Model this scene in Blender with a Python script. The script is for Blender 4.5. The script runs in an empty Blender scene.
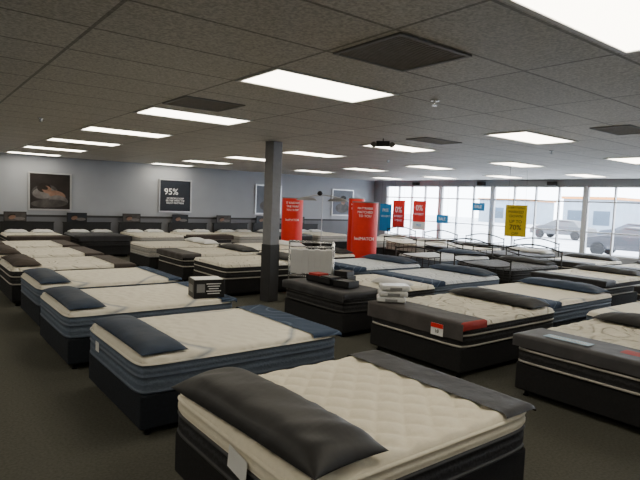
import bpy, math, random
from mathutils import Vector, Matrix, noise
random.seed(7)
C = bpy.context.scene.collection
CH = 3.05

# ------------------------------------------------------------ materials
def newmat(name):
    m = bpy.data.materials.new(name); m.use_nodes = True
    nt = m.node_tree; b = nt.nodes['Principled BSDF']
    return m, nt, b
def mat(name, col, rough=.7, var=.12, scale=12, bump=0, bscale=60, metal=0, spec=.3, sheen=0):
    m, nt, b = newmat(name)
    N = nt.nodes; L = nt.links
    tc = N.new('ShaderNodeTexCoord'); n = N.new('ShaderNodeTexNoise')
    n.inputs['Scale'].default_value = scale; n.inputs['Detail'].default_value = 4
    L.new(tc.outputs['Object'], n.inputs['Vector'])
    r = N.new('ShaderNodeValToRGB')
    r.color_ramp.elements[0].position = .3; r.color_ramp.elements[1].position = .7
    r.color_ramp.elements[0].color = [c*(1-var) for c in col]+[1]
    r.color_ramp.elements[1].color = [min(1, c*(1+var)) for c in col]+[1]
    L.new(n.outputs['Fac'], r.inputs['Fac']); L.new(r.outputs['Color'], b.inputs['Base Color'])
    b.inputs['Roughness'].default_value = rough; b.inputs['Metallic'].default_value = metal
    b.inputs['Specular IOR Level'].default_value = spec
    if sheen: b.inputs['Sheen Weight'].default_value = sheen
    if bump:
        n2 = N.new('ShaderNodeTexNoise'); n2.inputs['Scale'].default_value = bscale
        n2.inputs['Detail'].default_value = 3
        L.new(tc.outputs['Object'], n2.inputs['Vector'])
        bp = N.new('ShaderNodeBump'); bp.inputs['Strength'].default_value = bump
        bp.inputs['Distance'].default_value = .02
        L.new(n2.outputs['Fac'], bp.inputs['Height']); L.new(bp.outputs['Normal'], b.inputs['Normal'])
    return m
def emis(name, col, s):
    m, nt, b = newmat(name)
    b.inputs['Base Color'].default_value = (*col, 1)
    b.inputs['Emission Color'].default_value = (*col, 1)
    b.inputs['Emission Strength'].default_value = s
    return m
def quilt(name, base, line, wscale=2.2, amount=.7, width=.09, bands=7, bs=.8):
    """knit ticking with meandering stitched lines"""
    m, nt, b = newmat(name); N = nt.nodes; L = nt.links
    tc = N.new('ShaderNodeTexCoord')
    n = N.new('ShaderNodeTexNoise'); n.inputs['Scale'].default_value = wscale; n.inputs['Detail'].default_value = 0
    L.new(tc.outputs['Object'], n.inputs['Vector'])
    mul = N.new('ShaderNodeMath'); mul.operation = 'MULTIPLY'; mul.inputs[1].default_value = bands
    L.new(n.outputs['Fac'], mul.inputs[0])
    fr = N.new('ShaderNodeMath'); fr.operation = 'PINGPONG'; fr.inputs[1].default_value = .5
    L.new(mul.outputs[0], fr.inputs[0])
    r = N.new('ShaderNodeValToRGB')
    r.color_ramp.elements[0].position = 0; r.color_ramp.elements[1].position = width
    r.color_ramp.elements[0].color = [base[i]*(1-amount)+line[i]*amount for i in range(3)]+[1]
    r.color_ramp.elements[1].color = [*base, 1]
    L.new(fr.outputs[0], r.inputs['Fac']); L.new(r.outputs['Color'], b.inputs['Base Color'])
    v = N.new('ShaderNodeTexVoronoi'); v.inputs['Scale'].default_value = 11; v.feature = 'SMOOTH_F1'
    L.new(tc.outputs['Object'], v.inputs['Vector'])
    mr = N.new('ShaderNodeMath'); mr.operation = 'MULTIPLY_ADD'; mr.inputs[1].default_value = -.8
    L.new(v.outputs['Distance'], mr.inputs[0])
    sm = N.new('ShaderNodeMapRange'); sm.inputs[2].default_value = .18
    L.new(fr.outputs[0], sm.inputs[0]); L.new(sm.outputs[0], mr.inputs[2])
    bp = N.new('ShaderNodeBump'); bp.inputs['Strength'].default_value = bs; bp.inputs['Distance'].default_value = .03
    L.new(mr.outputs[0], bp.inputs['Height']); L.new(bp.outputs['Normal'], b.inputs['Normal'])
    b.inputs['Roughness'].default_value = .8; b.inputs['Specular IOR Level'].default_value = .2
    return m
def sidemat(name, base, line, band=6):
    """border fabric with soft stitched ribs"""
    m, nt, b = newmat(name); N = nt.nodes; L = nt.links
    tc = N.new('ShaderNodeTexCoord')
    w = N.new('ShaderNodeTexWave'); w.bands_direction = 'Z'; w.inputs['Scale'].default_value = band
    w.inputs['Distortion'].default_value = 4; w.inputs['Detail Scale'].default_value = 5
    L.new(tc.outputs['Object'], w.inputs['Vector'])
    r = N.new('ShaderNodeValToRGB')
    r.color_ramp.elements[0].position = .2; r.color_ramp.elements[1].position = .95
    r.color_ramp.elements[0].color = [*base, 1]; r.color_ramp.elements[1].color = [*line, 1]
    L.new(w.outputs['Fac'], r.inputs['Fac']); L.new(r.outputs['Color'], b.inputs['Base Color'])
    bp = N.new('ShaderNodeBump'); bp.inputs['Strength'].default_value = .15; bp.inputs['Distance'].default_value = .02
    L.new(w.outputs['Fac'], bp.inputs['Height']); L.new(bp.outputs['Normal'], b.inputs['Normal'])
    b.inputs['Roughness'].default_value = .8; b.inputs['Specular IOR Level'].default_value = .2
    return m

M = {}
M['cream'] = mat('cream_knit', (.74, .68, .54), .85, .04, 30, .3, 140)
M['white'] = quilt('white_quilt', (.66, .62, .52), (.40, .36, .29), 2.0, .35)
M['white_swirl'] = quilt('cream_swirl_quilt', (.66, .62, .52), (.10, .15, .24), .8, .62, .06, 5)
M['white_blue'] = quilt('pale_blue_quilt', (.54, .57, .60), (.20, .26, .36), 2.5, .4)
M['grey_top'] = quilt('grey_quilt', (.12, .125, .135), (.07, .07, .08), 2.5, .5)
M['s_char'] = sidemat('charcoal_border', (.026, .026, .028), (.04, .04, .044))
M['s_blue'] = sidemat('slate_blue_border', (.098, .122, .16), (.12, .148, .195))
M['s_black'] = sidemat('black_border', (.018, .018, .019), (.03, .03, .032))
M['s_grey'] = sidemat('grey_border', (.10, .10, .11), (.18, .18, .19))
M['s_white'] = sidemat('white_border', (.30, .29, .27), (.40, .39, .36))
M['p_white'] = mat('white_tape', (.36, .34, .30), .7, .05)
M['p_char'] = mat('charcoal_tape', (.05, .05, .052), .7, .05)
M['p_blue'] = mat('slate_tape', (.075, .095, .13), .6, .05)
M['p_black'] = mat('black_tape', (.012, .012, .012), .6, .05)
M['p_grey'] = mat('grey_tape', (.2, .2, .2), .6, .05)
M['f_black'] = mat('black_foundation_cloth', (.012, .012, .013), .9, .2, 40, .2, 200)
M['f_blue'] = mat('dark_foundation_cloth', (.011, .014, .020), .9, .2, 40, .2, 200)
M['steel'] = mat('black_steel', (.012, .012, .012), .45, .1, metal=.3)
M['pl_char'] = mat('charcoal_cloth', (.016, .0155, .016), .55, .25, 5, .35, 5, spec=.4)
M['pl_navy'] = mat('navy_cloth', (.012, .025, .052), .65, .2, 5, .2, 7, spec=.35)
M['pl_black'] = mat('black_cloth', (.010, .010, .011), .65, .2, 5, .4, 7, spec=.35)
M['pl_brown'] = mat('brown_plush', (.045, .034, .028), .8, .2, 5, .3, 9)
M['pl_white'] = mat('white_cotton', (.62, .62, .62), .8, .03, 5, .15, 9)
M['wrap'] = mat('clear_plastic_wrap', (.62, .62, .61), .25, .15, 7, .6, 14, spec=.7)
M['ft_char'] = mat('charcoal_footcloth', (.026, .0255, .028), .6, .15, 6, .35, 9)
M['ft_grey'] = mat('grey_footcloth', (.055, .053, .056), .6, .15, 6, .35, 9)
M['ft_navy'] = quilt('navy_wave_footcloth', (.030, .048, .085), (.13, .17, .24), 1.2, .7, .08, 8, .3)
M['ft_taupe'] = mat('grey_taupe_footcloth', (.062, .056, .054), .7, .15, 6, .5, 7)
M['ft_brown'] = mat('brown_footcloth', (.045, .034, .028), .7, .15, 6, .3, 12)
M['red'] = mat('red_print', (.62, .02, .015), .5, .05)
M['dullred'] = mat('dull_red_cloth', (.33, .025, .018), .7, .08)
M['paleblue'] = mat('pale_blue_print', (.30, .42, .52), .5, .05)
M['yellow'] = mat('yellow_print', (.85, .62, .02), .5, .05)
M['blue'] = mat('blue_print', (.02, .22, .55), .5, .05)
M['orange'] = mat('orange_fascia', (.55, .22, .06), .5, .05)
M['paper'] = mat('white_card', (.72, .72, .70), .6, .03)
M['black'] = mat('black_plastic', (.012, .012, .013), .5, .1)
M['darkprint'] = mat('dark_navy_print', (.012, .015, .022), .4, .1)
M['warmprint'] = mat('dark_warm_print', (.016, .012, .011), .4, .3, 3)
M['greyprint'] = mat('grey_print', (.07, .08, .10), .4, .15, 3)
M['skin'] = mat('skin_tone_print', (.17, .095, .065), .5, .45, 4)
M['hair'] = mat('hair_brown_print', (.012, .008, .006), .5, .3, 8)
M['linen'] = mat('linen_print', (.050, .045, .044), .5, .45, 4)
M['linen2'] = mat('pale_linen_print', (.12, .11, .108), .5, .35, 5)
M['silver'] = mat('silver_frame', (.45, .45, .46), .35, .05, metal=.6)
M['wall'] = mat('grey_paint', (.31, .325, .355), .8, .03, 2, .05, 200)
M['wall_low'] = mat('dark_grey_paint', (.14, .143, .157), .8, .03, 2, .05, 200)
M['trimw'] = mat('white_trim_paint', (.6, .6, .6), .5, .02)
M['alum'] = mat('window_frame_paint', (.5, .51, .53), .4, .02)
M['colpaint'] = mat('column_grey_paint', (.20, .20, .21), .7, .05)
M['colbase'] = mat('column_dark_cladding', (.035, .035, .037), .6, .05)
M['ltext'] = mat('white_ink', (.85, .85, .85), .5, .01)
M['chrome'] = mat('chrome', (.6, .6, .6), .25, .02, metal=.9)
M['carpet'] = mat('grey_green_carpet', (.074, .073, .060), .95, .20, 45, .3, 300, spec=.1)
M['diff'] = emis('lit_acrylic_diffuser', (1, .92, .75), 11.5)
M['grille'] = mat('grey_brown_grille', (.24, .222, .20), .8, .1)

def ceilmat():
    m, nt, b = newmat('mineral_fibre_ceiling'); N = nt.nodes; L = nt.links
    tc = N.new('ShaderNodeTexCoord'); mp = N.new('ShaderNodeMapping')
    mp.inputs['Location'].default_value = (-2.475+1.45*10, -3.89+.7*20, 0)
    L.new(tc.outputs['Object'], mp.inputs['Vector'])
    br = N.new('ShaderNodeTexBrick'); br.offset = 0; br.squash = 1
    br.inputs['Scale'].default_value = 1; br.inputs['Brick Width'].default_value = 1.45
    br.inputs['Row Height'].default_value = .7; br.inputs['Mortar Size'].default_value = .014
    br.inputs['Mortar Smooth'].default_value = .1
    br.inputs['Color1'].default_value = (.55, .525, .49, 1); br.inputs['Color2'].default_value = (.61, .585, .545, 1)
    br.inputs['Mortar'].default_value = (.24, .228, .21, 1)
    L.new(mp.outputs['Vector'], br.inputs['Vector'])
    n = N.new('ShaderNodeTexNoise'); n.inputs['Scale'].default_value = 50; n.inputs['Detail'].default_value = 4
    L.new(tc.outputs['Object'], n.inputs['Vector'])
    rp = N.new('ShaderNodeMapRange'); rp.inputs[1].default_value = .35; rp.inputs[2].default_value = .65
    rp.inputs[3].default_value = .58; rp.inputs[4].default_value = 1
    L.new(n.outputs['Fac'], rp.inputs[0])
    mx = N.new('ShaderNodeMix'); mx.data_type = 'RGBA'; mx.blend_type = 'MULTIPLY'; mx.inputs[0].default_value = 1
    L.new(br.outputs['Color'], mx.inputs[6]); L.new(rp.outputs[0], mx.inputs[7])
    L.new(mx.outputs[2], b.inputs['Base Color'])
    b.inputs['Roughness'].default_value = .6
    return m
M['ceil'] = ceilmat()
def glassmat():
    m = bpy.data.materials.new('window_glass'); m.use_nodes = True; nt = m.node_tree; nt.nodes.clear()
    o = nt.nodes.new('ShaderNodeOutputMaterial'); t = nt.nodes.new('ShaderNodeBsdfTransparent')
    g = nt.nodes.new('ShaderNodeBsdfGlossy'); g.inputs['Roughness'].default_value = .05
    mx = nt.nodes.new('ShaderNodeMixShader'); mx.inputs[0].default_value = .05
    nt.links.new(t.outputs[0], mx.inputs[1]); nt.links.new(g.outputs[0], mx.inputs[2]); nt.links.new(mx.outputs[0], o.inputs[0])
    return m
M['glass'] = glassmat()

# ------------------------------------------------------------ mesh builder
class MB:
    def __init__(s): s.v = []; s.f = []; s.m = []
    def add(s, vs, fs, mi=0):
        o = len(s.v); s.v += [tuple(p) for p in vs]
        for f in fs: s.f.append(tuple(i+o for i in f)); s.m.append(mi)
        return s
    def box(s, c, d, mi=0):
        x, y, z = c; a, b, h = d[0]/2, d[1]/2, d[2]/2
        vs = [(x+i*a, y+j*b, z+k*h) for k in (-1, 1) for j in (-1, 1) for i in (-1, 1)]
        return s.add(vs, [(0,2,3,1),(4,5,7,6),(0,1,5,4),(2,6,7,3),(0,4,6,2),(1,3,7,5)], mi)
    def tube(s, pts, r, seg=8, mi=0, closed=False):
        pts = [Vector(p) for p in pts]; n = len(pts); rings = []
        for i, p in enumerate(pts):
            a = pts[(i-1) % n] if closed else pts[max(i-1, 0)]
            b = pts[(i+1) % n] if closed else pts[min(i+1, n-1)]
            t = (b-a).normalized()
            up = Vector((0, 0, 1)) if abs(t.z) < .9 else Vector((1, 0, 0))
            u = t.cross(up).normalized(); w = t.cross(u)
            rings.append([p+r*(math.cos(q)*u+math.sin(q)*w) for q in [2*math.pi*k/seg for k in range(seg)]])
        vs = [q for R in rings for q in R]; fs = []
        for i in range(n if closed else n-1):
            j = (i+1) % n
            for k in range(seg): fs.append((i*seg+k, i*seg+(k+1) % seg, j*seg+(k+1) % seg, j*seg+k))
        if not closed: fs += [tuple(range(seg))[::-1], tuple((n-1)*seg+k for k in range(seg))]
        return s.add(vs, fs, mi)
    def lathe(s, prof, seg=32, mi=0, c=(0, 0, 0)):
        vs = []; fs = []
        for r, z in prof:
            for k in range(seg):
                q = 2*math.pi*k/seg; vs.append((c[0]+r*math.cos(q), c[1]+r*math.sin(q), c[2]+z))
        for i in range(len(prof)-1):
            for k in range(seg): fs.append((i*seg+k, i*seg+(k+1) % seg, (i+1)*seg+(k+1) % seg, (i+1)*seg+k))
        fs += [tuple(range(seg))[::-1], tuple((len(prof)-1)*seg+k for k in range(seg))]
        return s.add(vs, fs, mi)
    def disc(s, cx, cz, rx, rz, y, mi=0, rot=0, seg=24):
        vs = []
        for k in range(seg):
            q = 2*math.pi*k/seg; x = rx*math.cos(q); z = rz*math.sin(q)
            vs.append((cx+x*math.cos(rot)-z*math.sin(rot), y, cz+x*math.sin(rot)+z*math.cos(rot)))
        return s.add(vs, [tuple(range(seg))], mi)
    def mesh(s, name, mats, smooth=False):
        me = bpy.data.meshes.new(name); me.from_pydata(s.v, [], s.f)
        for m in mats: me.materials.append(M[m] if isinstance(m, str) else m)
        for p, mi in zip(me.polygons, s.m): p.material_index = mi; p.use_smooth = smooth
        me.update(); return me
def obj(name, me, parent=None, loc=(0, 0, 0), rot=(0, 0, 0), bevel=0, label=None):
    o = bpy.data.objects.new(name, me); C.objects.link(o)
    o.location = loc; o.rotation_euler = rot
    if parent: o.parent = parent
    if bevel:
        b = o.modifiers.new('bevel', 'BEVEL'); b.width = bevel; b.segments = 3; b.limit_method = 'ANGLE'
    if label: o['label'] = label
    return o
def thing(name, label, cat, loc=(0, 0, 0), rz=0, me=None, group=None, bevel=0, rot=None):
    o = obj(name, me, None, loc, rot or (0, 0, rz), bevel)
    o['label'] = label; o['category'] = cat
    if group: o['group'] = group
    return o
def struct(name, me, loc=(0, 0, 0)):
    o = obj(name, me, None, loc); o['kind'] = 'structure'; return o
def text_mesh(txt, size, ink='ltext', extrude=.001, spacing=1.0, align='CENTER'):
    cu = bpy.data.curves.new('t', 'FONT'); cu.body = txt; cu.size = size; cu.extrude = extrude
    cu.align_x = align; cu.align_y = 'CENTER'; cu.space_line = spacing; cu.resolution_u = 3
    o = bpy.data.objects.new('t', cu); C.objects.link(o)
    bpy.context.view_layer.update()
    dg = bpy.context.evaluated_depsgraph_get()
    me = bpy.data.meshes.new_from_object(o.evaluated_get(dg))
    bpy.data.objects.remove(o); me.name = 'lettering'
    me.materials.clear(); me.materials.append(M[ink])
    me.transform(Matrix.Rotation(math.pi/2, 4, 'X'))   # stands upright facing -Y
    return me

# ------------------------------------------------------------ beds
L_, W_ = 2.03, 1.52
ZM0, ZM1 = .36, .65
def params(n, half):
    e = [0, .012, .03, .055, .085]
    u = [-half+x for x in e]+[-half+.12+(2*half-.24)*k/n for k in range(n+1)]+[half-x for x in reversed(e)]
    return [x/half for x in u]
def mattress_mesh(style, mats, n=14, tuft=0., z0=ZM0, z1=ZM1, L=L_, W=W_):
    us = params(int(n*1.3), L/2); vs_ = params(n, W/2); r = .055; c = .035; p = 12
    mb = MB(); nu, nv = len(us), len(vs_)
    def pos(u, v):
        x = u*(L/2)*(1-c*abs(v)**p); y = v*(W/2)*(1-c*1.3*abs(u)**p)
        d = min(L/2*(1-abs(u)), W/2*(1-abs(v))); t = min(d/r, 1)
        z = z1-r*(1-math.sqrt(max(0, 1-(1-t)**2)))*.75
        if tuft:
            q = .24
            k = abs(math.sin(math.pi*(x+y)/q)*math.sin(math.pi*(x-y)/q))**.5
            z += tuft*(k-.85)*min(1, d/.07)
        z += .004*noise.noise(Vector((x*2, y*2, len(style))))*min(1, d/.1)
        return (x, y, z)
    top = [pos(u, v) for u in us for v in vs_]
    mb.add(top, [(i*nv+j, (i+1)*nv+j, (i+1)*nv+j+1, i*nv+j+1) for i in range(nu-1) for j in range(nv-1)], 0)
    b = [pos(us[i], vs_[0]) for i in range(nu)]+[pos(us[-1], vs_[j]) for j in range(1, nv)]
    b += [pos(us[i], vs_[-1]) for i in range(nu-2, -1, -1)]+[pos(us[0], vs_[j]) for j in range(nv-2, 0, -1)]
    m = len(b); nor = []
    for i in range(m):
        t = Vector(b[(i+1) % m])-Vector(b[i-1]); t.z = 0; t.normalize(); nor.append(Vector((t.y, -t.x, 0)))
    zt = z1-.75*r
    prof = [(0, zt, 0), (.010, zt-.004, 0), (.015, zt-.013, 0), (.010, zt-.022, 2 if style != 'hero' else 0), (.002, zt-.026, 3),
            (.012, zt-.05, 3), (.012, zt-.075, 3), (.000, zt-.098, 3), (.010, zt-.102, 2), (.014, zt-.11, 2), (.008, zt-.118, 2),
            (.002, zt-.122, 1), (.008, zt-.15, 1), (.008, z0+.04, 1), (.002, z0+.026, 1),
            (.010, z0+.022, 2), (.014, z0+.014, 2), (.008, z0+.004, 2), (-.02, z0, 2)]
    base = len(mb.v)
    for off, z, _ in prof:
        for k in range(m): mb.v.append((b[k][0]+nor[k].x*off, b[k][1]+nor[k].y*off, z))
    for i in range(len(prof)-1):
        for k in range(m):
            k2 = (k+1) % m
            mb.f.append((base+i*m+k, base+(i+1)*m+k, base+(i+1)*m+k2, base+i*m+k2)); mb.m.append(prof[i+1][2])
    mb.f.append(tuple(base+(len(prof)-1)*m+k for k in range(m))[::-1]); mb.m.append(1)
    return mb.mesh('mattress', mats, True)
def foundation_mesh(mt, L=L_):
    mb = MB(); mb.box((0, 0, .214), (L-.02, W_-.02, .288)); return mb.mesh('box_spring', [mt])
def frame_mesh(L=L_):
    mb = MB(); a, b = L/2-.10, W_/2-.10
    for y in (-b, 0, b): mb.box((0, y, .058), (2*a, .035, .024))
    for x in (-a, 0, a): mb.box((x, 0, .0575), (.035, 2*b, .023))
    for x in (-a, 0, a):
        for y in (-b, b): mb.lathe([(.03, 0), (.03, .015), (.018, .02), (.018, .055)], 10, 0, (x, y, 0))
    return mb.mesh('bed_frame', ['steel'])
FR = {}
STY = {  # top, side, tape, gusset, foundation
 'hero':  ('cream', 's_char', 'p_char', 'cream', 'f_black', 'cream tufted bed with charcoal border'),
 'navy':  ('white_swirl', 's_blue', 'p_blue', 's_blue', 'f_blue', 'cream swirl-quilted bed with slate blue border'),
 'blue':  ('white_blue', 's_blue', 'p_blue', 's_blue', 'f_blue', 'pale blue bed with slate blue border'),
 'dark':  ('white', 's_black', 'p_white', 's_black', 'f_black', 'cream quilted bed with black border'),
 'inky':  ('white', 's_black', 'p_black', 's_black', 'f_black', 'near-black bed with cream top'),
 'black': ('grey_top', 's_black', 'p_black', 's_black', 'f_black', 'dark grey bed with black border'),
 'plain': ('white', 's_white', 'p_grey', 's_white', 'f_black', 'plain white bed on black base'),
 'grey':  ('white', 's_grey', 'p_grey', 's_grey', 'f_black', 'white quilted bed with grey border'),
}
MM = {}
def headboard_panel():
    mb = MB()
    mb.box((-L_/2-.05, 0, .69), (.05, 1.5, .52)); mb.box((-L_/2-.05, -.7, .22), (.05, .06, .44)); mb.box((-L_/2-.05, .7, .22), (.05, .06, .44))
    mb.box((-L_/2-.05, 0, .96), (.07, 1.54, .03))
    return mb.mesh('headboard', ['black'])
HBP = headboard_panel()
def metal_rail(x, top, arch, name):
    mb = MB(); w = W_/2
    mb.tube([(x, -w, 0), (x, -w, top)], .018); mb.tube([(x, w, 0), (x, w, top)], .018)
    mb.tube([(x, -w+2*w*k/20, top+arch*math.sin(math.pi*k/20)) for k in range(21)], .020)
    mb.tube([(x, -w+2*w*k/20, top-.10-.08*math.sin(math.pi*k/20)) for k in range(21)], .013)
    mb.tube([(x, -w, top-.42), (x, w, top-.42)], .013)
    for k in range(1, 8):
        y = -w+2*w*k/8; s = math.sin(math.pi*k/8)
        mb.tube([(x, y, top-.42), (x, y+.03*math.cos(k), top-.25), (x, y, top-.10-.08*s)], .009, 6)
    for y in (-w, w): mb.lathe([(.01, 0), (.026, .012), (.026, .024), (.012, .04), (.002, .045)], 10, 0, (x, y, top))
    return mb.mesh(name, ['steel'], True)
HBM = metal_rail(-L_/2-.06, .95, .13, 'headboard')
FBM = metal_rail(L_/2+.06, .80, .08, 'footboard')

def pillow_mesh(lx, ly, t, mt, seed, wr=.016):
    nu, nv = 28, 48; mb = MB(); vs = []
    for side in (1, -1):
        for i in range(nu+1):
            for j in range(nv+1):
                u = math.sin((-1+2*i/nu)*math.pi/2); v = math.sin((-1+2*j/nv)*math.pi/2)
                x = u*lx/2*(1-.06*(1-v*v)*abs(u)**3); y = v*ly/2*(1-.03*(1-u*u)*abs(v)**3)
                h = t/2*max(0, (1-abs(u)**2.8)*(1-abs(v)**4.5))**.58
                h *= 1+.18*noise.noise(Vector((x*2.5, y*2.5, seed)))
                w = wr*noise.noise(Vector((x*5+seed, y*9+x*4, seed)))*min(1, h/.03)
                if side > 0: z = h*1.35+w
                else: z = -h*.45
                vs.append((x, y, z))
    n = (nu+1)*(nv+1); fs = []
    for i in range(nu):
        for j in range(nv):
            a = i*(nv+1)+j; f = (a, a+nv+1, a+nv+2, a+1)
            fs.append(f); fs.append(tuple(n+k for k in reversed(f)))
    mb.add(vs, fs); me = mb.mesh('pillow', [mt], True)
    zmin = min(v[2] for v in mb.v)
    me.transform(Matrix.Translation((0, 0, -zmin)))
    import bmesh
    bm = bmesh.new(); bm.from_mesh(me); bmesh.ops.remove_doubles(bm, verts=bm.verts, dist=.0004); bm.to_mesh(me); bm.free()
    return me
PM = {}
def pillow(bed, key, desc, lx=.46, ly=1.46, t=.15, x=-.74, y=0, rz=0, group=None, wr=.012):
    k = (key, lx, ly)
    if k not in PM: PM[k] = pillow_mesh(lx, ly, t, key, len(PM)*3.1, wr)
    o = thing('pillow', desc, 'pillow', group=group, me=PM[k])
    o.matrix_basis = bed.matrix_basis @ Matrix.Translation((x, y, ZM1-.004)) @ Matrix.Rotation(rz, 4, 'Z'); return o
def cloth_mesh(mt, length=.5, drop=.16, side=.10, red=None, L=L_):
    mb = MB(); ns, nt_ = 26, 44; T = length+drop; S = W_/2+side
    vs = []
    for i in range(ns+1):
        for j in range(nt_+1):
            s = T*i/ns; t = -S+2*S*j/nt_
            x0 = L/2+.022-length+s; ex = max(0, x0-(L/2-.01)); ey = max(0, abs(t)-(W_/2-.01))
            x = min(x0, L/2-.01+min(ex, .032)); y = math.copysign(min(abs(t), W_/2-.01+min(ey, .032)), t)
            ez = max(max(0, ex-.02), max(0, ey-.02))
            z = ZM1+.010-ez*.97+(.004*noise.noise(Vector((x0*6, t*5, 2))) if ez < .01 else 0)
            if ex > 0 and ex < .03: z -= ex*.35
            if ey > 0 and ey < .03: z -= ey*.35
            if ex > .02: x += .006*math.sin(t*16)
            vs.append((x, y, z))
    fs = [(i*(nt_+1)+j, (i+1)*(nt_+1)+j, (i+1)*(nt_+1)+j+1, i*(nt_+1)+j+1) for i in range(ns) for j in range(nt_)]
    mb.add(vs, fs)
    if red:
        for i in range(ns):
            for j in range(nt_):
                if red[0] <= i < red[1] and red[2] <= j < red[3]: mb.m[i*nt_+j] = 1
    return mb.mesh('foot_protector', [mt, 'dullred'], True)
FM = {}
def footcloth(bed, mt, desc, length=.45, drop=.12, red=None, group=None, L=L_, side=.10):
    k = (mt, length, drop, red, L, side)
    if k not in FM: FM[k] = cloth_mesh(mt, length, drop, side, red=red, L=L)
    o = thing('foot_protector', desc, 'bed protector', group=group, me=FM[k]); o.matrix_basis = bed.matrix_basis.copy()
    return o
def card(name, parent, loc, size, mt, rot=(0, 0, 0), label=None):
    mb = MB(); mb.box((0, 0, 0), (size[0], .003, size[1])); return obj(name, mb.mesh(name, [mt]), parent, loc, rot, label=label)

def bed(style, ca, cb, rz, where, n=12, tuft=.0, hb=None, group=None, L=L_):
    t, s, p, g, f, d = STY[style]
    key = (style, n, tuft, L)
    if L not in FR: FR[L] = frame_mesh(L)
    if key not in MM: MM[key] = (mattress_mesh(style, [t, s, p, g], n, tuft, L=L), foundation_mesh(f, L))
    m, fo = MM[key]
    e = thing('bed', (d+' '+where), 'bed', (ca, cb, 0), rz, group=group)
    obj('mattress', m, e); obj('box_spring', fo, e, bevel=.02); obj('bed_frame', FR[L], e)
    if hb is not None: obj('headboard', hb, e)
    if hb is HBM: obj('footboard', FBM, e)
    bpy.context.view_layer.update()
    return e
PI = math.pi
# --- row A, heads toward low x
G = 'beds along the first aisle'
LH = 1.88
b1 = bed('hero', 2.39, 2.65, 0, 'with charcoal pillow', 84, .030, group=G, L=LH)
pillow(b1, 'pl_char', 'wide charcoal cloth pillow with soft creases', .50, 1.48, .20, -.71, -.05, .05, wr=.014)
footcloth(b1, 'ft_char', 'thin charcoal cloth over the bed foot', .34, .04, L=LH, side=.04)
card('tag', b1, (-LH/2-.030, -.18, .52), (.20, .13), 'paper', (0, .12, -PI/2), 'white care tag')
NP = dict(lx=.40, ly=1.44, t=.11, x=-.79, wr=.005)
b2 = bed('navy', 2.49, 4.88, 0, 'with navy pillow', 24, .004, group=G)
pillow(b2, 'pl_navy', 'wide flat navy bolster pillow', **NP)
footcloth(b2, 'ft_navy', 'navy swirl-stitched cloth over the bed foot', .36, .06, side=.05)
card('tag', b2, (-L_/2-.018, .35, .5), (.10, .09), 'paper', (0, 0, -PI/2))
b3 = bed('navy', 2.42, 6.92, 0, 'with navy pillow', 24, .004, group=G)
pillow(b3, 'pl_navy', 'wide flat navy bolster pillow', **NP)
footcloth(b3, 'ft_navy', 'navy swirl-stitched cloth over the bed foot', .22, .05, side=.05)
b4 = bed('navy', 2.5, 8.85, 0, 'with navy pillow', 24, .004, group=G)
pillow(b4, 'pl_navy', 'wide flat navy bolster pillow', **NP)
footcloth(b4, 'ft_navy', 'navy swirl-stitched cloth over the bed foot', .22, .05, side=.05)
for k, bb in enumerate((10.85, 12.85, 14.85)):
    b = bed('dark', 2.45, bb, 0, 'with brown bedding', group=G)
    pillow(b, 'pl_brown', 'dark brown plush bolster pillow', .44, 1.42, .13, -.76)
    footcloth(b, 'ft_brown', 'dark brown plush throw over the bed foot', .40, .16)
# --- row B, feet toward the aisle
G = 'beds across the first aisle'
r1 = bed('dark', 6.12, 2.37, PI, 'and grey foot cloth', 44, .018, group=G)
pillow(r1, 'pl_black', 'black cloth bolster pillow', .46, 1.42, .14, -.72)
f1 = footcloth(r1, 'ft_grey', 'grey foot cloth with red patch and label', .50, .12, (5, 12, 27, 36))
r2 = bed('dark', 5.98, 4.46, PI, 'and taupe foot cloth', 44, .018, group=G)
pillow(r2, 'pl_black', 'black cloth bolster pillow', .46, 1.42, .14, -.72)
f2 = footcloth(r2, 'ft_taupe', 'taupe foot cloth with red band and tag', .44, .20, (0, 18, 41, 44))
r3 = bed('inky', 6.0, 6.55, PI, 'carrying display boxes', group=G)
footcloth(r3, 'ft_char', 'charcoal cloth under the display trays', .80, .12)
r4 = bed('dark', 6.0, 10.1, PI, 'behind the column', group=G)
r5 = bed('dark', 6.0, 12.1, PI, 'beyond the column', group=G)
r6 = bed('plain', 6.0, 14.2, PI, 'near the posters', group=G)
for b in (r4, r5): pillow(b, 'pl_black', 'black cloth bolster pillow', .46, 1.42, .14, -.76)
for yy in (-.36, .36): pillow(r6, 'pl_white', 'plain white cotton pillow', .45, .66, .13, -.76, yy)
footcloth(r5, 'ft_taupe', 'taupe cloth over the bed foot', .45, .12)
e = f2
card('tag', e, (L_/2+.034, .42, .52), (.18, .14), 'paper', (0, 0, PI/2), 'white hanging tag with red band')
card('tag_band', e, (L_/2+.038, .42, .565), (.18, .05), 'red', (0, 0, PI/2), 'red printed band')
obj('lettering', text_mesh('10', .06, 'black'), e, (L_/2+.039, .42, .50), (0, 0, PI/2))
card('label_strip', f1, (.86, -.28, ZM1+.022), (.46, .13), 'paleblue', (-PI/2, 0, PI/2), 'pale blue printed label')
obj('lettering', text_mesh('Beautyrest', .085, 'paper'), f1, (.86, -.28, ZM1+.025), (-PI/2, 0, PI/2))
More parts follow.
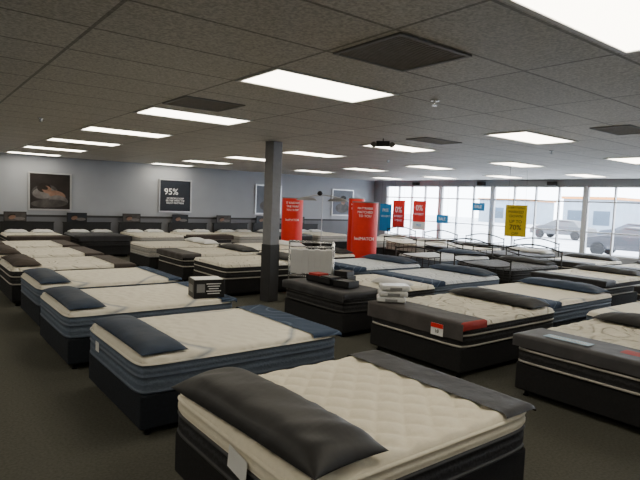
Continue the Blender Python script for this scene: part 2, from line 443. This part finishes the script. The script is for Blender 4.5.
# --- row C
G = 'beds in the middle rows'
PD = {'pl_navy': 'navy cloth bolster pillow', 'pl_black': 'black cloth bolster pillow', 'pl_white': 'white cotton bolster pillow'}
for k, (st, bb, pl, ft, hb) in enumerate([('navy', 2.66, 'pl_navy', None, None), ('navy', 4.68, 'pl_navy', 'ft_navy', None), ('blue', 6.78, 'pl_navy', 'ft_navy', None),
        ('blue', 8.8, 'pl_navy', 'ft_navy', None), ('dark', 11.0, 'pl_black', None, None), ('grey', 13.1, 'pl_white', None, None)]):
    b = bed(st, 8.17, bb, PI, 'in the middle row', group=G, hb=hb)
    pillow(b, pl, PD[pl], .46, 1.42, .14, -.74)
    if ft: footcloth(b, ft, 'navy swirl-stitched cloth over the bed foot', .35, .10)
G = 'beds in the far rows'
for k, (st, bb, pl, hb) in enumerate([('dark', 3.4, 'pl_black', None), ('dark', 5.45, 'pl_black', None), ('black', 7.45, 'pl_black', HBM), ('blue', 9.4, 'pl_navy', HBM)]):
    b = bed(st, 11.6, bb, PI, 'in the far row', group=G, hb=hb)
    pillow(b, pl, PD[pl], .46, 1.42, .14, -.74)
    if st == 'dark': footcloth(b, 'ft_char', 'charcoal cloth over the bed foot', .4, .1)
for k, (st, bb, pl, hb) in enumerate([('dark', 5.4, 'pl_black', None), ('dark', 7.3, 'pl_black', None), ('black', 9.2, 'pl_white', HBM), ('dark', 11.1, 'pl_black', HBM), ('plain', 13.0, 'pl_white', HBM), ('plain', 15.0, 'pl_white', HBM)]):
    b = bed(st, 14.7, bb, PI, 'near the windows', group=G, hb=hb)
    pillow(b, pl, PD[pl], .46, 1.42, .14, -.74)
    if st == 'dark': footcloth(b, 'ft_char', 'charcoal cloth over the bed foot', .4, .1)
# --- wall row
G = 'beds against the grey wall'
for k in range(8):
    a = 1.35+1.78*k
    b = bed(['plain', 'dark', 'black', 'plain', 'dark', 'plain', 'black', 'plain'][k], a, 17.85, -PI/2, 'against grey wall', group=G, hb=HBP)
    for yy in (-.36, .36): pillow(b, 'pl_white', 'plain white cotton pillow', .42, .60, .12, -.72, yy, group='white pillows on wall beds')
    if k in (1, 2, 4): footcloth(b, 'ft_brown' if k != 2 else 'ft_char', 'dark throw over the bed foot', .5, .15)
    mb = MB(); mb.box((0, 0, 0), (.62, .012, .30), 0)
    mb.add([(-.29, -.008, -.13), (.29, -.008, -.13), (.29, -.008, .13), (-.29, -.008, .13)], [(0, 1, 2, 3)], 1)
    mb.disc(-.08, -.02, .10, .06, -.010, 2, .3); mb.disc(-.10, .03, .11, .045, -.009, 3, .3); mb.disc(.12, -.06, .15, .05, -.009, 4)
    thing('photo_card', 'small printed photo of a sleeper above headboard', 'sign', (a-.35, 18.82, 1.127), 0,
          mb.mesh('photo_card', ['black', 'linen' if k % 2 else 'darkprint', 'skin', 'hair', 'linen2']), group='photo cards on the headboards')

# ------------------------------------------------------------ goods on beds
def carton(loc, d, rz, body, lid, label, art=False):
    e = thing('product_box', label, 'box', loc, rz)
    mb = MB(); mb.box((0, 0, d[2]/2), d); obj('carton', mb.mesh('carton', [body]), e, bevel=.006)
    mb = MB(); mb.box((0, 0, 0), (d[0]*.92, d[1]*.92, .002)); obj('lid', mb.mesh('lid', [lid]), e, (0, 0, d[2]+.001))
    if art:
        mb = MB(); y = -d[1]/2-.002
        mb.box((-d[0]*.28, y, d[2]*.55), (d[0]*.26, .002, d[2]*.45), 1)
        for i in range(5): mb.box((d[0]*.14, y, d[2]*(.78-.13*i)), (d[0]*(.48-.08*(i % 3)), .002, d[2]*.045), 0)
        x = -d[0]/2-.002
        mb.box((x, 0, d[2]*.5), (.002, d[1]*.6, d[2]*.4), 1)
        obj('printed_panel', mb.mesh('printed_panel', ['paper', 'p_grey']), e)
    return e
carton((3.17, 6.46, ZM1), (.40, .32, .24), -.2, 'black', 'paper', 'black and white product box on navy bed', True)
for i in range(3):
    e = thing('wrapped_package', 'folded white bedding in clear plastic on taupe cloth', 'package', (5.16+.01*i, 5.03-.015*i, ZM1+.016+.078*i), -.75+.08*i, group='stacked wrapped packages')
    mb = MB(); mb.box((0, 0, .037), (.38, .27, .074)); obj('folded_bedding', mb.mesh('folded_bedding', ['wrap']), e, bevel=.024)
    mb = MB(); mb.box((0, -.1355, .03), (.16, .002, .035)); obj('paper_insert', mb.mesh('paper_insert', ['p_grey']), e)
for i, (dx, dy, hh, c) in enumerate([(0, 0, .10, 'black'), (.02, .34, .11, 'dullred'), (.03, -.34, .08, 'black'), (.36, .1, .16, 'black')]):
    e = thing('display_tray', 'black display tray with small packs on dark bed', 'tray', (5.35+dx, 6.55+dy, ZM1+.016), .1*i, group='trays on the dark bed')
    mb = MB(); mb.box((0, 0, .01), (.26, .3, .02))
    for s in (-1, 1): mb.box((s*.125, 0, .05), (.01, .3, .10)); mb.box((0, s*.145, .05), (.26, .01, .10))
    obj('tray', mb.mesh('tray', ['black']), e)
    mb = MB(); mb.box((0, 0, .02+hh/2), (.22, .25, hh)); obj('packs', mb.mesh('packs', [c]), e, bevel=.008)
pillow(r3, 'pl_white', 'small white folded pillow on dark bed', .40, .6, .14, -.3, .42)
RX, RY, RH = 6.36, 8.42, 1.06
rk = thing('wire_rack', 'open chrome rack with hanging white packs', 'rack', (RX, RY, 0), -.6)
mb = MB()
for x in (-.43, .43):
    for y in (-.15, .15): mb.tube([(x, y, 0), (x, y, RH+.10)], .016)
for z in (.15, .5, RH+.10):
    mb.tube([(-.43, -.15, z), (.43, -.15, z), (.43, .15, z), (-.43, .15, z)], .014, 6, closed=True)
mb.tube([(-.43, 0, RH), (.43, 0, RH)], .012)
for x in (-.43, .43): mb.tube([(x, -.15, RH), (x, .15, RH)], .010)
for k in range(9):
    x = -.38+.095*k; mb.tube([(x, -.15, .15), (x, .15, .15)], .004, 5)
obj('frame', mb.mesh('frame', ['chrome'], True), rk)
def pack_mesh(seed):
    random.seed(seed); mb = MB(); w, d, h = .110, .25, .46
    vs = []
    for k in range(7):
        z = .01-h*k/6; s = 1-.04*(k == 6)+.03*random.random()
        vs += [(-w/2*s, -d/2*s, z), (w/2*s, -d/2*s, z), (w/2*s, d/2*s, z), (-w/2*s, d/2*s, z)]
    fs = [(0, 3, 2, 1), (24, 25, 26, 27)]
    for k in range(6):
        for q in range(4): fs.append((k*4+q, k*4+(q+1) % 4, k*4+4+(q+1) % 4, k*4+4+q))
    mb.add(vs, [tuple(reversed(f)) for f in fs]); mb.tube([(0, 0, 0), (0, 0, .05)], .004, 6)
    return mb.mesh('pack', ['pl_white'])
PK = [pack_mesh(s) for s in range(3)]
cr, sr = math.cos(-.6), math.sin(-.6)
for k in range(7):
    x = -.345+.115*k
    e = thing('protector_pack', 'white packaged mattress protector hanging on open rack', 'package', (RX+cr*x, RY+sr*x, RH-.055-.015*(k % 2)), -.6, group='packs on the open rack')
    obj('pack', PK[k % 3], e, bevel=.008)

# ------------------------------------------------------------ column
mb = MB(); mb.box((0, 0, CH/2), (.23, .23, CH))
col = thing('column', 'square grey structural column with dark lower cladding', 'column', (5.62, 8.75, 0), .2)
obj('shaft', mb.mesh('shaft', ['colpaint']), col, bevel=.01)
mb = MB(); mb.box((0, 0, .55), (.25, .25, 1.10)); obj('base_cladding', mb.mesh('base_cladding', ['colbase']), col, bevel=.01)

# ------------------------------------------------------------ red kiosks
def bend(me, R):
    for v in me.vertices:
        q = v.co.x/R; rr = R-v.co.y
        v.co.x, v.co.y = rr*math.sin(q), -rr*math.cos(q)
def banner(a, b, h, R, txts, desc):
    e = thing('banner_pillar', desc, 'display', (a, b, 0), math.atan2(b, a)-PI/2)
    mb = MB(); mb.lathe([(R, .08), (R, h)], 40); obj('red_skin', mb.mesh('red_skin', ['red'], False), e)
    mb = MB(); mb.lathe([(R+.03, 0), (R+.03, .08), (R, .1)], 40); mb.lathe([(R+.01, h), (R+.01, h+.03)], 40)
    obj('base_ring', mb.mesh('base_ring', ['p_grey'], False), e)
    for t, z, s, ink in txts:
        me = text_mesh(t, s, ink, .002); bend(me, R+.006); obj('lettering', me, e, (0, 0, z))
    return e
banner(9.88, 10.75, 1.97, .345, [('MATTRESSES', 1.82, .075, 'ltext'), ('MATCHED', 1.72, .09, 'ltext'), ('TO YOU', 1.62, .09, 'ltext'), ('bedMATCH', 1.02, .115, 'ltext')], 'tall red cylindrical banner with white lettering')
banner(9.80, 14.05, 2.02, .33, [('IT KNOWS', 1.88, .09, 'ltext'), ('THE WAY', 1.77, .09, 'ltext'), ('YOU SLEEP', 1.66, .08, 'ltext'), ('bedMATCH', 1.35, .09, 'ltext')], 'red cylindrical banner beside the grey column')
banner(12.45, 14.0, 2.1, .27, [('MATTRESS', 1.9, .08, 'ltext'), ('MATCH', 1.76, .10, 'ltext')], 'red cylindrical banner behind other banners')
ar = thing('disc_lamp_stand', 'slim silver stand with arched arm and pale shades', 'lamp', (9.62, 12.3, 0), math.atan2(12.45, 9.72)-PI/2)
mb = MB(); mb.lathe([(.15, 0), (.15, .02), (.03, .04)], 24); mb.tube([(0, 0, .03), (0, 0, 2.1)], .012)
obj('pole', mb.mesh('pole', ['silver'], False), ar)
mb = MB(); mb.tube([(-.6+1.2*k/20, 0, 2.04+.10*math.sin(PI*k/20)) for k in range(21)], .022)
obj('arm', mb.mesh('arm', ['silver'], True), ar)
for sx in (-.45, .45):
    mb = MB(); mb.lathe([(.02, .06), (.12, .05), (.22, .02), (.30, -.03), (.31, -.045), (.29, -.045), (.05, -.03)], 28)
    obj('disc_shade', mb.mesh('disc_shade', ['p_grey'], True), ar, (sx, -.02, 2.02))
mb = MB(); mb.lathe([(.02, -.07), (.06, -.045), (.08, 0), (.06, .045), (.02, .07)], 24); obj('emblem', mb.mesh('emblem', ['black'], True), ar, (-.08, 0, 2.19))

# ------------------------------------------------------------ signs
def hang_sign(a, b, zc, w, h, mt, txts, desc, border=None, rz=-PI/2):
    e = thing('hanging_sign', desc, 'sign', (a, b, zc), rz)
    mb = MB(); mb.box((0, 0, 0), (w, .012, h)); obj('sign_panel', mb.mesh('sign_panel', [mt]), e)
    if border:
        z, hh, m2 = border; mb = MB(); mb.box((0, -.008, z), (w, .004, hh)); obj('color_band', mb.mesh('color_band', [m2]), e)
    for t, z, s, ink in txts: obj('lettering', text_mesh(t, s, ink), e, (0, -.013, z))
    mb = MB()
    for x in (-w*.4, w*.4): mb.tube([(x, 0, h/2), (x, 0, CH-zc)], .003, 5)
    obj('cord', mb.mesh('cord', ['steel']), e)
    return e
hang_sign(11.65, 7.35, 1.68, .50, .76, 'yellow', [('EVERYTHING', .31, .07, 'black'), ('MARKED', .21, .09, 'black'), ('DOWN', .11, .09, 'black'), ('UP TO', -.02, .10, 'black'), ('70%', -.16, .17, 'black'), ('OFF', -.31, .09, 'black')], 'yellow hanging sale sign reading 70 percent', rz=-PI/2+.35)
hang_sign(17.4, 12.6, 2.0, .56, .30, 'blue', [('SALE', 0, .16, 'ltext')], 'small blue sale sign by the windows')
hang_sign(17.4, 14.3, 1.45, .6, .34, 'blue', [('SALE', 0, .17, 'ltext')], 'small low blue sign in the window')
hang_sign(17.4, 16.75, 1.55, .72, 1.20, 'red', [('0%', .18, .36, 'ltext'), ('INTEREST', -.10, .12, 'ltext'), ('5 YEARS', -.28, .12, 'ltext')], 'red zero percent financing sign by windows')
hang_sign(17.4, 15.55, 1.55, .72, 1.22, 'red', [('0%', .30, .34, 'ltext'), ('INTEREST', .04, .12, 'ltext'), ('FREE', -.43, .14, 'blue')], 'red and white zero percent sign by windows', (-.43, .30, 'paper'))
hang_sign(16.3, 16.45, 1.4, .68, 1.15, 'blue', [('FREE', .3, .18, 'ltext'), ('DELIVERY', .05, .12, 'ltext')], 'blue hanging sign with white lettering near corner')

# ------------------------------------------------------------ framed posters
def poster(a, w, h, zc, kind, desc):
    e = thing('framed_poster', desc, 'picture', (a, 18.965, zc))
    mb = MB(); t = .045
    for s in (-1, 1): mb.box((s*(w/2-t/2), 0, 0), (t, .05, h)); mb.box((0, 0, s*(h/2-t/2)), (w-2*t, .05, t))
    obj('frame', mb.mesh('frame', ['silver']), e)
    mb = MB(); mb.box((0, .015, 0), (w-2*t, .01, h-2*t), 0)
    y = .008
    if kind == 0:   # person lying on the side, head on a pillow, duvet over the shoulder
        mb.disc(-.16, -.02, .38, .24, y, 1, .1)
        mb.disc(-.18, -.05, .33, .18, y-.001, 5, .1)
        mb.disc(-.18, .12, .20, .15, y-.002, 3, .1)
        mb.disc(-.10, .06, .14, .115, y-.003, 2, -.5)
        mb.disc(-.20, .13, .14, .07, y-.004, 3, -.35)
        mb.disc(.02, -.06, .08, .05, y-.003, 2, -.6)
        mb.disc(.20, -.10, .26, .13, y-.004, 2, -.25)
        mb.disc(.24, -.28, .29, .17, y-.005, 5, -.1)
        mb.disc(-.02, -.38, .54, .13, y-.006, 1, .04)
    if kind == 2:
        mb.disc(0, -.25, .4, .22, y, 1); mb.disc(.05, .08, .14, .18, y-.002, 2); mb.disc(.05, .2, .17, .12, y-.003, 3)
    obj('print', mb.mesh('print', ['warmprint' if kind == 0 else 'darkprint' if kind < 2 else 'greyprint', 'linen', 'skin', 'hair', 'paper', 'linen2']), e)
    if kind == 1:
        obj('lettering', text_mesh('95%', .32, 'ltext'), e, (-.16, .004, .14))
        obj('lettering', text_mesh('OF PEOPLE SLEEP\nBETTER WITH THE\nRIGHT MATTRESS', .085, 'ltext'), e, (.0, .004, -.18))
poster(3.79, 1.26, 1.20, 1.93, 0, 'silver framed dark photograph of a sleeping person')
poster(7.98, 1.26, 1.20, 1.95, 1, 'silver framed dark poster reading 95 percent')
poster(12.0, 1.26, 1.20, 1.95, 2, 'silver framed grey portrait poster')
poster(16.0, 1.26, 1.20, 1.95, 2, 'silver framed grey portrait poster near corner')

# ------------------------------------------------------------ room
X0, X1, Y0, Y1 = -4, 18, -4, 19
mb = MB(); mb.box(((X0+X1)/2, (Y0+Y1)/2, -.05), (X1-X0+.6, Y1-Y0+.6, .1)); struct('floor', mb.mesh('floor', ['carpet']))
mb = MB(); mb.box(((X0+X1)/2, (Y0+Y1)/2, CH+.05), (X1-X0+.6, Y1-Y0+.6, .1)); struct('ceiling', mb.mesh('ceiling', ['ceil']))
mb = MB(); mb.box(((X0+X1)/2, Y1+.1, (CH+1.15)/2), (X1-X0+.4, .2, CH-1.15), 0); mb.box(((X0+X1)/2, Y1+.1, .575), (X1-X0+.4, .2, 1.15), 1); struct('wall_back', mb.mesh('wall_back', ['wall', 'wall_low']))
mb = MB(); mb.box(((X0+X1)/2, Y1-.01, 1.15), (X1-X0, .02, .07)); struct('trim_1', mb.mesh('trim_1', ['colbase']))
mb = MB(); mb.box(((X0+X1)/2, Y0-.1, CH/2), (X1-X0+.4, .2, CH)); struct('wall_front', mb.mesh('wall_front', ['wall']))
mb = MB(); mb.box((X0-.1, (Y0+Y1)/2, CH/2), (.2, Y1-Y0, CH)); struct('wall_left', mb.mesh('wall_left', ['wall']))
mb = MB(); mb.box(((X0+X1)/2, Y1-.008, .06), (X1-X0, .016, .12)); struct('baseboard_back', mb.mesh('b', ['black']))
ZS, ZH = .55, 2.82
piers = [-4.0, -1.9, 1.65, 5.25, 8.85, 12.45, 15.0, 18.6]
mb = MB(); mb.box((X1+.1, (Y0+Y1)/2, ZS/2), (.2, Y1-Y0, ZS)); mb.box((X1+.1, (Y0+Y1)/2, (ZH+CH)/2), (.2, Y1-Y0, CH-ZH))
pw = .10
for p in piers: mb.box((X1+.1, p, (ZS+ZH)/2), (.2, pw if p < 18 else .8, ZH-ZS), 1 if p < 18 else 0)
struct('wall_right', mb.mesh('wall_right', ['wall', 'alum']))
for i in range(len(piers)-1):
    y0 = piers[i]+pw/2; y1 = piers[i+1]-(pw/2 if i < len(piers)-2 else .4); w = y1-y0
    mb = MB(); cx = X1+.08; t = .045
    mb.box((cx, (y0+y1)/2, ZS+t/2), (.1, w, t)); mb.box((cx, (y0+y1)/2, ZH-t/2), (.1, w, t))
    mb.box((cx, (y0+y1)/2, 2.30), (.08, w, t)); mb.box((cx, (y0+y1)/2, 1.30), (.08, w, t*.8))
    n = 4 if w > 2.6 else 3
    for k in range(n+1):
        yy = y0+t/2+(w-t)*k/n; mb.box((cx, yy, (ZS+ZH)/2), (.1, t, ZH-ZS))
    mb.box((cx+.01, (y0+y1)/2, (ZS+ZH)/2), (.008, w-.02, ZH-ZS-.02), 1)
    struct('window_%d' % (i+1), mb.mesh('window', ['alum', 'glass']))

# ------------------------------------------------------------ ceiling fixtures
def fixture_meshes():
    mb = MB(); w, d = 1.45, .7; t = .035
    for s in (-1, 1): mb.box((0, s*(d/2-t/2), -.006), (w, t, .016)); mb.box((s*(w/2-t/2), 0, -.006), (t, d-2*t, .016))
    f = mb.mesh('light_frame', ['trimw'])
    mb = MB(); mb.box((0, 0, -.003), (w-2*t, d-2*t, .006)); return f, mb.mesh('diffuser', ['diff'])
FF, FD = fixture_meshes()
lights = [(3.2, 1.39+2.81*k) for k in range(-1, 7)]
lights += [(7.6, 1.85+2.76*k) for k in range(0, 7)]
lights += [(11.9, 2.1+2.74*k) for k in range(0, 7)]
lights += [(16.2, 5.2+2.78*k) for k in range(0, 5)]
lights += [(-1.15, 1.44+2.8*k) for k in range(-1, 7)]
for a, b in lights:
    if b > 18.5: continue
    e = thing('ceiling_light', 'lit recessed fluorescent panel in ceiling grid', 'ceiling light', (a, b, CH), group='ceiling light panels')
    obj('light_frame', FF, e); obj('diffuser', FD, e)
def vent(a, b, w, d, desc):
    e = thing('air_vent', desc, 'vent', (a, b, CH))
    mb = MB(); t = .03
    for s in (-1, 1): mb.box((0, s*(d/2-t/2), -.006), (w, t, .016)); mb.box((s*(w/2-t/2), 0, -.006), (t, d-2*t, .016))
    obj('vent_frame', mb.mesh('vent_frame', ['p_grey']), e)
    mb = MB(); n = int(d/.03)
    mb.box((0, 0, -.002), (w-.06, d-.06, .004))
    for k in range(n): mb.box((0, -d/2+.04+(d-.08)*k/max(1, n-1), -.006), (w-.06, .012, .006))
    obj('grille', mb.mesh('grille', ['grille']), e)
vent(2.9, 2.84, .74, .68, 'dark square return air grille in ceiling')
vent(2.85, 6.0, .74, .68, 'dark square ceiling grille between light panels')
vent(7.1, 6.1, .9, .45, 'narrow dark ceiling air vent')
vent(7.5, 3.25, .8, .5, 'ceiling air vent with louvres')
for a, b in ((4.4, 3.8), (9.4, 5.3), (1.7, 9.2), (9.6, 9.7)):
    mb = MB(); mb.lathe([(.045, 0), (.045, -.008), (.015, -.012), (.012, -.05), (.03, -.055), (.03, -.06)], 16)
    thing('sprinkler_head', 'small chrome sprinkler head in the ceiling', 'sprinkler', (a, b, CH), me=mb.mesh('sprinkler_head', ['chrome']), group='ceiling sprinklers')
e = thing('emergency_light', 'grey twin-head emergency light hanging below ceiling', 'emergency light', (6.4, 6.6, CH), -.85)
mb = MB(); mb.box((0, 0, -.09), (.22, .07, .09)); mb.tube([(0, 0, 0), (0, 0, -.05)], .010); obj('housing', mb.mesh('housing', ['colbase']), e, bevel=.01)
for s in (-1, 1):
    mb = MB(); mb.lathe([(.015, -.04), (.04, -.025), (.045, .025), (.04, .03)], 16); obj('lamp_head', mb.mesh('lamp_head', ['p_grey'], True), e, (s*.15, -.03, -.11), (PI/2-.4, 0, s*.4))
for b in (12.9, 16.3, 10.0):
    mb = MB(); mb.box((0, 0, 0), (.16, .3, .14))
    thing('wall_speaker', 'small black speaker box on the window header', 'speaker', (17.92, b, 2.90), me=mb.mesh('wall_speaker', ['black']), group='speakers above the windows', bevel=.015)

# ------------------------------------------------------------ outside
mo = mat('snowy_asphalt', (.55, .57, .60), .9, .2, .4)
mb = MB(); mb.box((58, 20, -.2), (79.4, 140, .1)); g = struct('ground', mb.mesh('ground', [mo]))
mbld = mat('pale_blue_siding', (.22, .27, .33), .8, .1, 1)
mwin = mat('blue_grey_glazing', (.05, .075, .105), .4, .1, 1)
def building(a, b, w, d, h, label):
    e = thing('building', label, 'building', (a, b, -.15))
    mb = MB(); mb.box((0, 0, h/2), (d, w, h)); obj('walls', mb.mesh('walls', [mbld]), e)
    mb = MB(); mb.box((0, 0, h+.15), (d+.4, w+.4, .3)); obj('roof', mb.mesh('roof', ['orange']), e)
    mb = MB()
    for k in range(int(w/3)): mb.box((-d/2-.02, -w/2+1.5+3*k, 1.5), (.05, 1.8, 1.6))
    obj('windows', mb.mesh('windows', [mwin]), e)
building(66, 30, 6, 8, 3.6, 'low blue-grey building with orange roof edge')
building(76, 48, 8, 8, 3.4, 'low blue-grey building beyond the lot')
def car(a, b, rz, colr, label):
    cm = mat('car_paint', colr, .5, .03, spec=.3)
    e = thing('car', label, 'car', (a, b, -.15), rz)
    P = [(-2.2, .35), (-2.25, .7), (-2.1, .92), (-1.6, 1.0), (-1.1, 1.42), (.3, 1.48), (1.1, 1.05), (2.0, .9), (2.25, .65), (2.25, .35)]
    mb = MB(); n = len(P)
    W = [.85 if z < 1.1 else .62 for x, z in P]
    mb.add([(x, -w, z) for (x, z), w in zip(P, W)]+[(x, w, z) for (x, z), w in zip(P, W)],
           [tuple(range(n)), tuple(range(2*n-1, n-1, -1))]+[(i, i+n, (i+1) % n+n, (i+1) % n) for i in range(n)])
    obj('body', mb.mesh('body', [cm]), e, bevel=.05)
    mb = MB()
    for s in (-1, 1):
        mb.add([(-1.45, s*.80, 1.03), (-1.02, s*.66, 1.36), (.25, s*.66, 1.41), (.95, s*.80, 1.07)], [(0, 1, 2, 3)])
    obj('window', mb.mesh('window', ['black']), e)
    for x in (-1.4, 1.4):
        for s in (-1, 1):
            mb = MB(); mb.lathe([(.2, -.1), (.33, -.1), (.34, 0), (.33, .1), (.2, .1)], 20); obj('wheel', mb.mesh('wheel', ['black']), e, (x, s*.8, .34), (PI/2, 0, 0))
car(28, 11.2, PI/2+.1, (.04, .042, .05), 'dark grey sedan parked outside the windows')
car(40, 21.2, PI/2, (.07, .075, .085), 'grey sedan parked outside the windows')
car(40, 16.0, PI/2, (.05, .06, .08), 'dark blue sedan parked outside the windows')

# ------------------------------------------------------------ world + camera
w = bpy.data.worlds.new('World'); bpy.context.scene.world = w; w.use_nodes = True
bg = w.node_tree.nodes['Background']; bg.inputs[0].default_value = (.82, .90, 1, 1); bg.inputs[1].default_value = 14.0

A = Vector((1.288, .0192, -1)).normalized(); B = Vector((-.778, .102, -1)); Z = A.cross(B).normalized(); B = Z.cross(A).normalized()
R = Matrix((A, B, Z))
cam = bpy.data.cameras.new('Camera'); cam.sensor_width = 36; cam.lens = 30.375; cam.clip_start = .05; cam.clip_end = 500
co = bpy.data.objects.new('Camera', cam); C.objects.link(co)
co.matrix_world = Matrix.Translation((0, 0, 1.95)) @ R.to_4x4()
bpy.context.scene.camera = co
